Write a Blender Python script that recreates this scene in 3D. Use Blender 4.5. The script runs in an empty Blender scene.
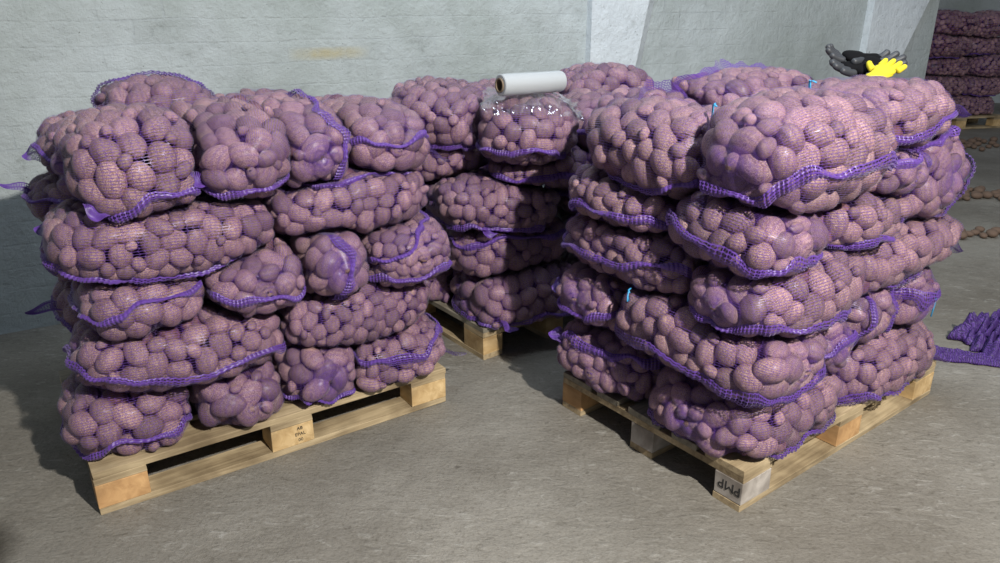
import bpy, bmesh, math
import numpy as np
from mathutils import Vector, Matrix
from mathutils.bvhtree import BVHTree

scene = bpy.context.scene
COL = scene.collection
CAM_F, CAM_H, CAM_PITCH, CAM_ROLL = 760.3, 1.456, .3601, -.0012
CAM = np.array([0., 0., CAM_H])

# ------------------------------------------------------------------ materials
def new_mat(name):
    m = bpy.data.materials.new(name); m.use_nodes = True
    nt = m.node_tree; nt.nodes.clear()
    out = nt.nodes.new('ShaderNodeOutputMaterial'); b = nt.nodes.new('ShaderNodeBsdfPrincipled')
    nt.links.new(b.outputs[0], out.inputs[0])
    return m, nt, b

def N(nt, t, **kw):
    n = nt.nodes.new('ShaderNode' + t)
    for k, v in kw.items():
        if k.startswith('i_'):
            key = k[2:]
            n.inputs[int(key) if key.isdigit() else key.replace('_', ' ')].default_value = v
        else: setattr(n, k, v)
    return n

def ramp(nt, src, stops):
    r = nt.nodes.new('ShaderNodeValToRGB'); e = r.color_ramp.elements
    while len(e) < len(stops): e.new(.5)
    for q, (p, c) in zip(e, stops): q.position = p; q.color = (*c, 1) if len(c) == 3 else c
    nt.links.new(src, r.inputs[0]); return r.outputs[0]

def mix(nt, fac, a, b, mode='MIX'):
    n = nt.nodes.new('ShaderNodeMix'); n.data_type = 'RGBA'; n.blend_type = mode
    for s, v in ((0, fac), (6, a), (7, b)):
        if hasattr(v, 'is_linked') or hasattr(v, 'links'): nt.links.new(v, n.inputs[s])
        else: n.inputs[s].default_value = v if s == 0 else (*v, 1)
    return n.outputs[2]

def bump(nt, b, h, strength=.3, dist=.01, prev=None):
    n = N(nt, 'Bump'); n.inputs['Strength'].default_value = strength; n.inputs['Distance'].default_value = dist
    nt.links.new(h, n.inputs['Height'])
    if prev is not None: nt.links.new(prev, n.inputs['Normal'])
    nt.links.new(n.outputs[0], b.inputs['Normal']); return n.outputs[0]

def simple(name, col, rough=.6, **kw):
    m, nt, b = new_mat(name); b.inputs['Base Color'].default_value = (*col, 1); b.inputs['Roughness'].default_value = rough
    for k, v in kw.items(): b.inputs[k.replace('_', ' ')].default_value = v
    return m

def potato_mat():
    m, nt, b = new_mat('potato_skin')
    tc = N(nt, 'TexCoord'); oi = N(nt, 'ObjectInfo')
    off = N(nt, 'VectorMath', operation='ADD'); nt.links.new(tc.outputs['Object'], off.inputs[0])
    cmb = N(nt, 'CombineXYZ'); mul = N(nt, 'Math', operation='MULTIPLY', i_1=37.0); nt.links.new(oi.outputs['Random'], mul.inputs[0])
    nt.links.new(mul.outputs[0], cmb.inputs[0]); nt.links.new(cmb.outputs[0], off.inputs[1])
    n1 = N(nt, 'TexNoise', i_Scale=1.6, i_Detail=6., i_Roughness=.65); nt.links.new(off.outputs[0], n1.inputs['Vector'])
    n2 = N(nt, 'TexNoise', i_Scale=14., i_Detail=4., i_Roughness=.7); nt.links.new(off.outputs[0], n2.inputs['Vector'])
    base = ramp(nt, n1.outputs['Fac'], [(.3, (.075, .027, .033)), (.5, (.145, .064, .066)), (.68, (.27, .15, .14))])
    speck = ramp(nt, n2.outputs['Fac'], [(.42, (0, 0, 0)), (.62, (1, 1, 1))])
    c = mix(nt, speck, base, (.40, .27, .25)); nt.links.new(c, nt.nodes.new('ShaderNodeHueSaturation').inputs['Color'])
    hs = nt.nodes[-1]
    mr = N(nt, 'MapRange'); mr.inputs[3].default_value = .62; mr.inputs[4].default_value = 1.35
    nt.links.new(oi.outputs['Random'], mr.inputs[0]); nt.links.new(mr.outputs[0], hs.inputs['Value'])
    nt.links.new(hs.outputs[0], b.inputs['Base Color'])
    b.inputs['Roughness'].default_value = .5; b.inputs['Specular IOR Level'].default_value = .5
    n3 = N(nt, 'TexVoronoi', i_Scale=3.2); nt.links.new(off.outputs[0], n3.inputs['Vector'])
    eyes = ramp(nt, n3.outputs['Distance'], [(.0, (0, 0, 0)), (.13, (1, 1, 1))])
    p = bump(nt, b, eyes, .35, .05)
    bump(nt, b, n2.outputs['Fac'], .35, .05, p)
    return m

def bulk_mat():
    m, nt, b = new_mat('potato_skin_heap')
    tc = N(nt, 'TexCoord')
    n1 = N(nt, 'TexNoise', i_Scale=22., i_Detail=5., i_Roughness=.65); nt.links.new(tc.outputs['Object'], n1.inputs['Vector'])
    c = ramp(nt, n1.outputs['Fac'], [(.3, (.07, .025, .032)), (.5, (.13, .055, .06)), (.7, (.23, .125, .12))])
    nt.links.new(c, b.inputs['Base Color']); b.inputs['Roughness'].default_value = .65
    bump(nt, b, n1.outputs['Fac'], .3, .004)
    return m

def net_mat(name, col, rough=.35):
    m, nt, b = new_mat(name)
    b.inputs['Base Color'].default_value = (*col, 1); b.inputs['Roughness'].default_value = rough
    b.inputs['Specular IOR Level'].default_value = .6
    b.inputs['Sheen Weight'].default_value = .3
    tr = N(nt, 'BsdfTranslucent'); tr.inputs[0].default_value = (*col, 1)
    ms = N(nt, 'MixShader', i_0=.25); out = [n for n in nt.nodes if n.type == 'OUTPUT_MATERIAL'][0]
    nt.links.new(b.outputs[0], ms.inputs[1]); nt.links.new(tr.outputs[0], ms.inputs[2]); nt.links.new(ms.outputs[0], out.inputs[0])
    return m

def wood_mat(name, dark, light, scale=(3, 40, 40)):
    m, nt, b = new_mat(name)
    tc = N(nt, 'TexCoord'); mp = N(nt, 'Mapping'); nt.links.new(tc.outputs['Object'], mp.inputs[0]); mp.inputs['Scale'].default_value = scale
    n1 = N(nt, 'TexNoise', i_Scale=1.5, i_Detail=6., i_Roughness=.6, i_Distortion=.6); nt.links.new(mp.outputs[0], n1.inputs['Vector'])
    n2 = N(nt, 'TexNoise', i_Scale=5., i_Detail=4.); nt.links.new(tc.outputs['Object'], n2.inputs['Vector'])
    c = ramp(nt, n1.outputs['Fac'], [(.3, dark), (.7, light)])
    dirt = ramp(nt, n2.outputs['Fac'], [(.38, (.38, .35, .32)), (.6, (1, 1, 1))])
    c = mix(nt, .8, c, dirt, 'MULTIPLY')
    nt.links.new(c, b.inputs['Base Color']); b.inputs['Roughness'].default_value = .75
    bump(nt, b, n1.outputs['Fac'], .4, .003)
    return m

def wall_mat(name, cols, warm=True):
    m, nt, b = new_mat(name)
    tc = N(nt, 'TexCoord'); sp = N(nt, 'SeparateXYZ'); nt.links.new(tc.outputs['Object'], sp.inputs[0])
    cb = N(nt, 'CombineXYZ'); nt.links.new(sp.outputs[0], cb.inputs[0]); nt.links.new(sp.outputs[2], cb.inputs[1])
    wob = N(nt, 'TexNoise', i_Scale=5., i_Detail=3.); nt.links.new(cb.outputs[0], wob.inputs['Vector'])
    wa = N(nt, 'VectorMath', operation='SCALE'); wa.inputs['Scale'].default_value = .03; nt.links.new(wob.outputs['Color'], wa.inputs[0])
    ad = N(nt, 'VectorMath', operation='ADD'); nt.links.new(cb.outputs[0], ad.inputs[0]); nt.links.new(wa.outputs[0], ad.inputs[1])
    br = N(nt, 'TexBrick'); br.offset = .5
    for k, v in (('Scale', 1.), ('Mortar Size', .006), ('Mortar Smooth', .7), ('Brick Width', .27), ('Row Height', .105)): br.inputs[k].default_value = v
    br.inputs['Color1'].default_value = (1, 1, 1, 1); br.inputs['Color2'].default_value = (.8, .8, .8, 1); br.inputs['Mortar'].default_value = (0, 0, 0, 1)
    nt.links.new(ad.outputs[0], br.inputs['Vector'])
    big = N(nt, 'TexNoise', i_Scale=1.1, i_Detail=7., i_Roughness=.6); nt.links.new(tc.outputs['Object'], big.inputs['Vector'])
    fine = N(nt, 'TexNoise', i_Scale=30., i_Detail=7., i_Roughness=.7); nt.links.new(tc.outputs['Object'], fine.inputs['Vector'])
    mid = N(nt, 'TexNoise', i_Scale=6., i_Detail=8., i_Roughness=.75); nt.links.new(tc.outputs['Object'], mid.inputs['Vector'])
    c = ramp(nt, big.outputs['Fac'], [(.3, cols[0]), (.55, cols[1]), (.75, cols[2])])
    wear = ramp(nt, mid.outputs['Fac'], [(.30, (.66, .66, .64)), (.42, (.93, .93, .93)), (.6, (1, 1, 1))])
    c = mix(nt, .9, c, wear, 'MULTIPLY')
    cov = N(nt, 'TexNoise', i_Scale=1.7, i_Detail=4.); nt.links.new(ad.outputs[0], cov.inputs['Vector'])
    cf = ramp(nt, cov.outputs['Fac'], [(.45, (0, 0, 0)), (.62, (.55, .55, .55) if warm else (0, 0, 0))])
    brc = mix(nt, 1., c, br.outputs['Color'], 'MULTIPLY')
    mf = N(nt, 'Math', operation='MULTIPLY', i_1=.6); nt.links.new(br.outputs['Fac'], mf.inputs[0]); mort = mix(nt, mf.outputs[0], brc, cols[2]); c = mix(nt, cf, c, mort)
    pit = N(nt, 'TexNoise', i_Scale=55., i_Detail=2.); nt.links.new(tc.outputs['Object'], pit.inputs['Vector'])
    pf = ramp(nt, pit.outputs['Fac'], [(.24, (.25, .25, .22)), (.29, (1, 1, 1))])
    c = mix(nt, .8, c, pf, 'MULTIPLY')
    if warm:   # a rusty damp streak and a long crack in the old paint
        def gauss(val, c0, w):
            s = N(nt, 'Math', operation='SUBTRACT', i_1=c0); nt.links.new(val, s.inputs[0])
            d = N(nt, 'Math', operation='DIVIDE', i_1=w); nt.links.new(s.outputs[0], d.inputs[0])
            p = N(nt, 'Math', operation='MULTIPLY'); nt.links.new(d.outputs[0], p.inputs[0]); nt.links.new(d.outputs[0], p.inputs[1])
            k = N(nt, 'Math', operation='SUBTRACT', use_clamp=True, i_0=1.); nt.links.new(p.outputs[0], k.inputs[1]); return k.outputs[0]
        a = gauss(sp.outputs[0], STAIN[0], .22); z = gauss(sp.outputs[2], STAIN[1], .035)
        mm = N(nt, 'Math', operation='MULTIPLY'); nt.links.new(a, mm.inputs[0]); nt.links.new(z, mm.inputs[1])
        m2 = N(nt, 'Math', operation='MULTIPLY', use_clamp=True); nt.links.new(mm.outputs[0], m2.inputs[0])
        nr = ramp(nt, mid.outputs['Fac'], [(.35, (.3, .3, .3)), (.6, (1, 1, 1))]); nt.links.new(nr, m2.inputs[1])
        c = mix(nt, m2.outputs[0], c, (.38, .34, .2))
    nt.links.new(c, b.inputs['Base Color']); b.inputs['Roughness'].default_value = .8; b.inputs['Specular IOR Level'].default_value = .2
    ih = N(nt, 'Math', operation='SUBTRACT', i_0=1.); nt.links.new(br.outputs['Fac'], ih.inputs[1])
    p = bump(nt, b, ih.outputs[0], .25 if warm else .0, .004)
    p = bump(nt, b, mid.outputs['Fac'], .9, .025, p)
    bump(nt, b, fine.outputs['Fac'], .5, .008, p)
    return m

def floor_mat():
    m, nt, b = new_mat('worn_concrete')
    tc = N(nt, 'TexCoord')
    big = N(nt, 'TexNoise', i_Scale=1.0, i_Detail=8., i_Roughness=.62); nt.links.new(tc.outputs['Object'], big.inputs['Vector'])
    mp = N(nt, 'Mapping'); mp.inputs['Scale'].default_value = (10, 26, 10); mp.inputs['Rotation'].default_value = (0, 0, .9); nt.links.new(tc.outputs['Object'], mp.inputs[0])
    st = N(nt, 'TexNoise', i_Scale=1.6, i_Detail=6., i_Roughness=.6, i_Distortion=1.2); nt.links.new(mp.outputs[0], st.inputs['Vector'])
    fine = N(nt, 'TexNoise', i_Scale=90., i_Detail=4.); nt.links.new(tc.outputs['Object'], fine.inputs['Vector'])
    c = ramp(nt, big.outputs['Fac'], [(.3, (.125, .113, .092)), (.5, (.19, .177, .15)), (.72, (.29, .275, .24))])
    fl = ramp(nt, st.outputs['Fac'], [(.57, (0, 0, 0)), (.72, (.75, .75, .75))])
    bm_ = ramp(nt, big.outputs['Color'], [(.42, (.12, .12, .12)), (.62, (.8, .8, .8))]); fl = mix(nt, 1., fl, bm_, 'MULTIPLY')
    c = mix(nt, fl, c, (.43, .425, .39))
    dk = ramp(nt, st.outputs['Fac'], [(.28, (.68, .67, .64)), (.45, (1, 1, 1))]); c = mix(nt, .8, c, dk, 'MULTIPLY')
    gr = N(nt, 'TexNoise', i_Scale=26., i_Detail=5., i_Roughness=.6); nt.links.new(tc.outputs['Object'], gr.inputs['Vector'])
    gd = ramp(nt, gr.outputs['Fac'], [(.27, (.42, .40, .37)), (.36, (1, 1, 1))]); c = mix(nt, .8, c, gd, 'MULTIPLY')
    sp = ramp(nt, fine.outputs['Fac'], [(.3, (.7, .68, .64)), (.5, (1, 1, 1))]); c = mix(nt, .7, c, sp, 'MULTIPLY')
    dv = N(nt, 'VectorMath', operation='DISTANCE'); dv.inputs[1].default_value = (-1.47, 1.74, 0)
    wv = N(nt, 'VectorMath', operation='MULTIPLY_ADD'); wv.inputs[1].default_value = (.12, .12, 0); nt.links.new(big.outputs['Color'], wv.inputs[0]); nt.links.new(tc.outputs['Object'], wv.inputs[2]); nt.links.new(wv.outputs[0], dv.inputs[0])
    dark_patch = ramp(nt, dv.outputs['Value'], [(.13, (.3, .28, .25)), (.2, (1, 1, 1))]); c = mix(nt, 1., c, dark_patch, 'MULTIPLY')  # darker round patch with an uneven edge at one spot of the floor
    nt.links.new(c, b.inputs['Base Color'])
    r = ramp(nt, big.outputs['Fac'], [(.3, (.75,) * 3), (.7, (.55,) * 3)]); nt.links.new(r, b.inputs['Roughness'])
    lump = N(nt, 'TexNoise', i_Scale=9., i_Detail=9., i_Roughness=.7); nt.links.new(tc.outputs['Object'], lump.inputs['Vector'])
    p = bump(nt, b, lump.outputs['Fac'], .7, .02)
    p = bump(nt, b, st.outputs['Fac'], .5, .008, p)
    bump(nt, b, fine.outputs['Fac'], .25, .003, p)
    return m

STAIN = (0, 0)
# ------------------------------------------------------------------ objects
def tag(o, label=None, cat=None, group=None, kind=None):
    for k, v in (('label', label), ('category', cat), ('group', group), ('kind', kind)):
        if v: o[k] = v
    return o

def empty(name, loc, rz=0):
    o = bpy.data.objects.new(name, None); COL.objects.link(o); o.location = loc; o.rotation_euler = (0, 0, rz)
    o.empty_display_size = .1; return o

def raw_mesh(name, V, F, mat, smooth=True):
    """V (n,3) array; F (m,k) array of one face size"""
    V = np.asarray(V, np.float32); F = np.asarray(F, np.int32); k = F.shape[1]
    me = bpy.data.meshes.new(name); me.vertices.add(len(V)); me.vertices.foreach_set('co', V.ravel())
    me.loops.add(F.size); me.loops.foreach_set('vertex_index', F.ravel())
    me.polygons.add(len(F)); me.polygons.foreach_set('loop_start', np.arange(0, F.size, k, dtype=np.int32))
    me.polygons.foreach_set('loop_total', np.full(len(F), k, np.int32))
    me.update(calc_edges=True)
    if smooth: me.polygons.foreach_set('use_smooth', np.ones(len(F), bool))
    me.materials.append(mat); return me

def link(name, me, parent=None):
    o = bpy.data.objects.new(name, me); COL.objects.link(o)
    if parent: o.parent = parent
    return o

def bm_obj(name, bm, mat, parent=None, smooth=False, bevel=0):
    me = bpy.data.meshes.new(name); bm.normal_update(); bm.to_mesh(me); bm.free(); me.materials.append(mat)
    if smooth: me.polygons.foreach_set('use_smooth', [True] * len(me.polygons))
    o = link(name, me, parent)
    if bevel:
        md = o.modifiers.new('bevel', 'BEVEL'); md.width = bevel; md.segments = 2
    return o

def box(bm, lo, hi):
    r = bmesh.ops.create_cube(bm, size=1); c = [(a + b) / 2 for a, b in zip(lo, hi)]
    for v in r['verts']: v.co = Vector([c[i] + v.co[i] * (hi[i] - lo[i]) for i in range(3)])
    return r['verts']

def tube(bm, pts, r, seg=8):
    pts = [Vector(p) for p in pts]; rings = []; up = Vector((0, 0, 1))
    rr = r if isinstance(r, (list, tuple)) else [r] * len(pts)
    for i, p in enumerate(pts):
        t = (pts[min(i + 1, len(pts) - 1)] - pts[max(i - 1, 0)]).normalized()
        a = t.cross(up if abs(t.z) < .95 else Vector((1, 0, 0))).normalized(); b = t.cross(a)
        rings.append([bm.verts.new(p + (a * math.cos(k * 2 * math.pi / seg) + b * math.sin(k * 2 * math.pi / seg)) * rr[i]) for k in range(seg)])
    for A, B in zip(rings, rings[1:]):
        for k in range(seg): bm.faces.new((A[k], A[(k + 1) % seg], B[(k + 1) % seg], B[k]))
    bm.faces.new(rings[0][::-1]); bm.faces.new(rings[-1])

# ------------------------------------------------------------------ layout frames
PAL = dict(L=(-1.192, 1.8795, .6059), R=(.7207, 1.8967, .6495), C=(-.07, 2.93, 0.0), K=(-.07, 2.915, .65), D=(4.78, 8.75, .25))
def frame(p):
    x0, y0, th = PAL[p]; return np.array([x0, y0, 0.]), np.array([math.cos(th), math.sin(th), 0.]), np.array([-math.sin(th), math.cos(th), 0.]), th
def wpt(p, s, t, z):
    o, e, g, _ = frame(p); return o + e * s + g * t + np.array([0, 0, z])

M_POT = potato_mat(); M_BULK = bulk_mat()
M_NET = net_mat('violet_net', (.16, .065, .37)); M_BAND = net_mat('violet_band', (.12, .045, .32), .45)
M_TIE = simple('blue_string', (.05, .33, .62), .5)

# ------------------------------------------------------------------ potatoes
def fib_noise(P, seed):
    r = np.random.default_rng(seed); out = np.zeros(len(P))
    for f, a in ((1.3, .035), (2.2, .025), (4., .010)):
        for _ in range(3):
            k = r.normal(size=3) * f; out += a * .6 * np.sin(P @ k + r.uniform(0, 6.28))
    return out
def ico(sub):
    bm = bmesh.new(); bmesh.ops.create_icosphere(bm, subdivisions=sub, radius=1)
    V = np.array([v.co[:] for v in bm.verts]); F = np.array([[v.index for v in f.verts] for f in bm.faces]); bm.free(); return V, F
ICO4, ICO2 = ico(4), ico(2); ICO1 = ico(1)[0]
POT = []
for k in range(10):
    V, F = ICO4; n = fib_noise(V, k)
    W = V * (1 + n)[:, None]; W[:, 1] += .07 * (W[:, 0] ** 2 - .4) * (1 if k % 2 else -1) * ((k % 5) / 4)
    POT.append(raw_mesh('potato', W, F, M_POT))
POT_LOW = [ICO2[0] * (1 + fib_noise(ICO2[0], k))[:, None] for k in range(4)]

# ------------------------------------------------------------------ sacks
class Sack: pass
SACKS = []
def sack(pile, s0, s1, t0, t1, z0, z1, long, diam, label, seam=None, ears=(), tie=None, yaw=0, pitch=0, roll=0, group=None, grow=1.05, coarse=False):
    S = Sack(); o, e, g, th = frame(pile)
    bottom = z0 < .152
    if pile != 'D': z0, z1 = .15 + (z0 - .15) * .962, .15 + (z1 - .15) * .962
    if pile == 'L' and s0 < .07: s0 += .035
    S.c = wpt(pile, (s0 + s1) / 2, (t0 + t1) / 2, (z0 + z1) / 2)
    if bottom: z0 -= .055; S.c = wpt(pile, (s0 + s1) / 2, (t0 + t1) / 2, (z0 + z1) / 2)
    ds, dt, dz = (s1 - s0) / 2 * grow, (t1 - t0) / 2 * grow, (z1 - z0) / 2 * 1.34
    S.dim = np.array([ds, dt, dz]) if long == 's' else np.array([dt, ds, dz])
    _j = np.random.default_rng(900 + len(SACKS)).uniform(-1, 1, 3); yaw += .07 * _j[0]; pitch += .05 * _j[1]; roll += .07 * _j[2]
    ang = th + (0 if long == 's' else math.pi / 2) + yaw
    R = Matrix.Rotation(ang, 3, 'Z') @ Matrix.Rotation(pitch, 3, 'Y') @ Matrix.Rotation(roll, 3, 'X')
    S.R = np.array(R); S.diam = diam * .725; S.label = label; S.seam = seam or []; S.ears = ears; S.tie = tie
    S.pile = pile; S.id = len(SACKS); S.group = group; S.coarse = coarse
    S.rng = np.random.default_rng(100 + S.id)
    S.nk = S.rng.normal(size=(4, 3)) * 6; S.np = S.rng.uniform(0, 6.28, 4)
    S.floor = .148
    SACKS.append(S); return S

def field(S, P):
    q = np.abs((P - S.c) @ S.R / S.dim)
    px = 3.0; pz = 2.5
    F = ((q[..., 0] ** px + q[..., 1] ** px) ** (pz / px) + q[..., 2] ** pz) ** (1 / pz)
    n = sum(np.sin((P - S.c) @ S.nk[i] + S.np[i]) for i in range(4)) * .024
    return F * (1 + n)

def inside(S, P, own=True, gap=.024):
    F = field(S, P); ok = P[..., 2] >= S.floor
    if own: ok &= F <= 1
    for J in S.nb: ok &= F <= field(J, P) - gap
    return ok

def radial(S, D, own=True, rmax=None):
    lo = np.zeros(len(D)); hi = np.full(len(D), 1.2)
    if rmax is not None: hi = rmax.copy()
    for _ in range(13):
        m = (lo + hi) / 2; ok = inside(S, S.c + D * m[:, None], own)
        lo = np.where(ok, m, lo); hi = np.where(ok, hi, m)
    return lo

def unit(V): return V / np.maximum(np.linalg.norm(V, axis=-1, keepdims=True), 1e-9)

def grid_dirs(S, cell):
    a, b, c = S.dim
    th = np.linspace(-math.pi / 2, math.pi / 2, 400); e = 2 / 3
    x = a * np.sign(np.sin(th)) * np.abs(np.sin(th)) ** e; rr = np.abs(np.cos(th)) ** e
    L = np.concatenate([[0], np.cumsum(np.hypot(np.diff(x), np.diff(rr) * (b + c) / 2))])
    nv = max(12, int(L[-1] / cell)); lv = np.linspace(L[-1] * .012, L[-1] * .988, nv)
    xs, rs = np.interp(lv, L, x), np.interp(lv, L, rr)
    ph = np.linspace(0, 2 * math.pi, 800); y = b * np.sign(np.cos(ph)) * np.abs(np.cos(ph)) ** .75; z = c * np.sign(np.sin(ph)) * np.abs(np.sin(ph)) ** .85
    L2 = np.concatenate([[0], np.cumsum(np.hypot(np.diff(y), np.diff(z)))])
    nu = int(L2[-1] / cell); lu = np.linspace(0, L2[-1], nu, endpoint=False)
    ys, zs = np.interp(lu, L2, y), np.interp(lu, L2, z)
    P = np.stack([np.broadcast_to(xs[None, :], (nu, nv)), ys[:, None] * rs[None, :], zs[:, None] * rs[None, :]], -1)
    return P, nu, nv

def surf_normals(P):
    du = np.roll(P, -1, 0) - np.roll(P, 1, 0); dv = np.gradient(P, axis=1)
    n = unit(np.cross(du, dv)); return n

def ell_hit(S, D):
    """outermost hit of rays from the sack's middle along D with its potatoes"""
    out = np.zeros(len(D))
    for k0 in range(0, len(S.pc), 40):
        M = S.pM[k0:k0 + 40] / 1.045; o = np.einsum('kij,kj->ki', M, S.c - S.pc[k0:k0 + 40])
        d = np.einsum('kij,nj->nki', M, D)
        A = (d * d).sum(-1); B = (d * o[None]).sum(-1); Cc = (o * o).sum(-1)[None] - 1
        disc = B * B - A * Cc; h = np.where(disc > 0, (-B + np.sqrt(np.maximum(disc, 0))) / A, 0)
        out = np.maximum(out, h.max(1))
    return out

def fill(S):
    # candidate points on an inset of the sack's surface
    P, nu, nv = grid_dirs(S, .016)
    D = unit((P @ S.R.T).reshape(-1, 3)); r = radial(S, D)
    W = (S.c + D * r[:, None]).reshape(nu, nv, 3); n = surf_normals(W)
    if ((W - S.c) * n).sum() < 0: n = -n
    W = W.reshape(-1, 3); n = n.reshape(-1, 3); S.W, S.D = W, D
    # smooth the normals towards the radial direction
    n = unit(n + .25 * D)
    rng = S.rng; base = S.diam / 2
    own = field(S, W) > .93
    def pack(W, n, radii, k, depthk):
        Q = W - n * depthk
        Qc, rc, nc, oc, src = [], [], [], [], []
        m = np.full(len(Q), 9.)
        jit = rng.uniform(0, .006, len(Q))
        for rr in radii:
            good = m > k * rr
            if not good.any(): continue
            idx = np.where(good, m + jit, 9.5).argmin() if Qc else rng.integers(len(Q))
            d = np.linalg.norm(Q - Q[idx], axis=1); m = np.minimum(m, d - k * rr)
            Qc.append(W[idx] - n[idx] * (rr * (.90 + .40 * rng.random() ** 2))); rc.append(rr); nc.append(n[idx]); oc.append(own[idx])
        return np.array(Qc), np.array(rc), np.array(nc), np.array(oc)
    rad = np.sort(np.clip(rng.lognormal(0, .20, 760) * base, base * .6, base * 1.35))[::-1]
    rad = np.concatenate([rad, np.full(60, base * .55)])
    pc, pr, pn, po = pack(W, n, rad, .93, base * .9)
    ax, Ms, sc, Rs = [], [], [], []
    for c, r_, nn in zip(pc, pr, pn):
        t = rng.normal(size=3); t -= nn * (t @ nn) * rng.uniform(.75, 1); t /= np.linalg.norm(t)
        b = np.cross(nn, t); b /= np.linalg.norm(b); w = np.cross(t, b)
        el = rng.uniform(1.05, 1.36); rx = np.array([r_ * el, r_ * rng.uniform(.88, 1.0), r_ * rng.uniform(.76, .88)])
        Rm = np.stack([t, b, w], 1); Rs.append(Rm); sc.append(rx); Ms.append((Rm / rx).T)
    S.pc, S.pr, S.pn, S.po, S.pR, S.ps, S.pM = pc, pr, pn, po, np.array(Rs), np.array(sc), np.array(Ms)
    # pull every potato inside its own share of the pile
    S.pM = S.pM / 1.0
    tp = ICO1 * 1.05
    for it in range(7):
        pts = np.einsum('kij,kpj->kpi', S.pR, S.ps[:, None] * tp[None]) + S.pc[:, None]
        bad = ~inside(S, pts.reshape(-1, 3), False, .021).reshape(pts.shape[:2]).all(1)
        if not bad.any(): break
        if it == 6:
            keep = ~bad; S.pc, S.pr, S.pn, S.po, S.pR, S.ps, S.pM = [q[keep] for q in (S.pc, S.pr, S.pn, S.po, S.pR, S.ps, S.pM)]
        else:
            dd = S.c - S.pc[bad]; dd[:, 2] *= 1.0; S.pc[bad] += unit(dd) * .004
            S.ps[bad] *= .97; S.pM[bad] /= .97; S.pr[bad] *= .97
    # an inner layer so that no gap looks through the sack
    inner = S.c + (W - S.c) * .62
    ic, ir, _, _ = pack(S.c + (W - S.c) * .66, n, np.full(110, base * .95), .9, .0)
    for it in range(4):
        bad = ~inside(S, (ic[:, None] + ICO1[None] * ir[:, None, None] * 1.02).reshape(-1, 3), True, .03).reshape(len(ic), -1).all(1)
        if it == 3: ic, ir = ic[~bad], ir[~bad]
        else: ir[bad] *= .82; ic[bad] += (S.c - ic[bad]) * .08
    S.ic, S.ir = ic, ir

def ribbons(P, Nn, w, along, step=1, closed=False):
    """flat threads along axis `along` of a point grid; returns V, F"""
    if along == 0: P = P.transpose(1, 0, 2); Nn = Nn.transpose(1, 0, 2)
    P, Nn = P[::step], Nn[::step]
    if closed: T = np.roll(P, -1, 1) - np.roll(P, 1, 1)
    else: T = np.gradient(P, axis=1)
    side = unit(np.cross(T, Nn)) * (w[..., None] if isinstance(w, np.ndarray) else w)
    a, b = P + side, P - side
    n, m = P.shape[:2]
    V = np.stack([a, b], 2).reshape(-1, 3)
    i = np.arange(n)[:, None] * m * 2; j = np.arange(m if closed else m - 1)[None]; j2 = (j + 1) % m
    F = np.stack([i + j * 2, i + j * 2 + 1, i + j2 * 2 + 1, i + j2 * 2], -1).reshape(-1, 4)
    return V, F

def join(parts):
    V, F, o = [], [], 0
    for v, f in parts: V.append(v); F.append(f + o); o += len(v)
    return np.concatenate(V), np.concatenate(F)

def band(S, nv, k, half, arc, flange=0.):
    """sewn seam: a dense pleated strip lying round the filled net"""
    nv = np.array(nv, float) + (S.rng.uniform(-.16, .16, 3) if nv == H else 0); nv /= np.linalg.norm(nv)
    e1 = np.array([1., 0, 0]) if abs(nv[0]) < .8 else np.array([0, 1., 0]); e1 -= nv * (e1 @ nv); e1 /= np.linalg.norm(e1); e2 = np.cross(nv, e1)
    a0, a1 = arc; per = 2 * math.pi * float(np.mean(S.dim[:2])) * (a1 - a0) / (2 * math.pi) * 1.25
    n = max(40, int(per / .0045)); ph = np.linspace(a0, a1, n)
    kk = k + .10 * np.sin(ph * 3 + S.id) + .07 * np.sin(ph * 6 + S.id * 2) + .03 * np.sin(ph * 13 + S.id * 3)
    wv = (1 + .35 * np.sin(ph * 5 + S.id) + .2 * np.sin(ph * 11 + 1))[:, None] if not flange else 1.
    dz = half / float(abs(nv) @ S.dim)
    rows = []
    for q in np.linspace(-1, 1, 5):
        L = np.cos(ph)[:, None] * e1 + np.sin(ph)[:, None] * e2
        L = np.sign(L) * np.abs(L) ** .8 if flange == 0 else L
        L = L + (kk[:, None] + q * dz * wv) * nv
        rows.append(unit((L * S.dim) @ S.R.T))
    D = np.stack(rows, 1); Df = D.reshape(-1, 3)
    h = ell_hit(S, Df).reshape(n, 5); r0 = radial(S, Df).reshape(n, 5); hh = np.maximum(h, r0 * .86); base = hh.copy()
    for _ in range(30):
        av = hh.copy(); av[1:-1] = (hh[:-2] + hh[2:]) / 2; av = (av + av.mean(1, keepdims=True)) / 2
        hh = np.maximum(base, av)
    q = np.linspace(-1, 1, 5)[None]
    lift = .004 + .007 * (1 - q ** 2)
    if flange:
        hh = np.repeat(hh.mean(1, keepdims=True), 5, 1); lift = (q + 1) / 2 * flange * (1 + .25 * np.sin(ph * 23)[:, None]) + .002
        D = np.repeat(D.mean(1, keepdims=True), 5, 1); D = unit(D)
    pleat = .0022 * np.sin(np.arange(n) * 2 * math.pi / 4)[:, None]
    hmax = radial(S, Df, False, np.full(len(Df), 1.0)).reshape(n, 5)
    P = S.c + D * np.minimum(hh + lift + pleat, np.maximum(hmax, r0 * .9))[..., None]
    P[..., 2] = np.maximum(P[..., 2], .150)
    nn = unit(np.cross(np.gradient(P, axis=0), np.gradient(P, axis=1)))
    parts = [ribbons(P, nn, .0011 if not flange else .0009, 1, 2 if not flange else 2), ribbons(P, nn, .0021 if not flange else .0012, 0)]
    return join(parts)

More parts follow.
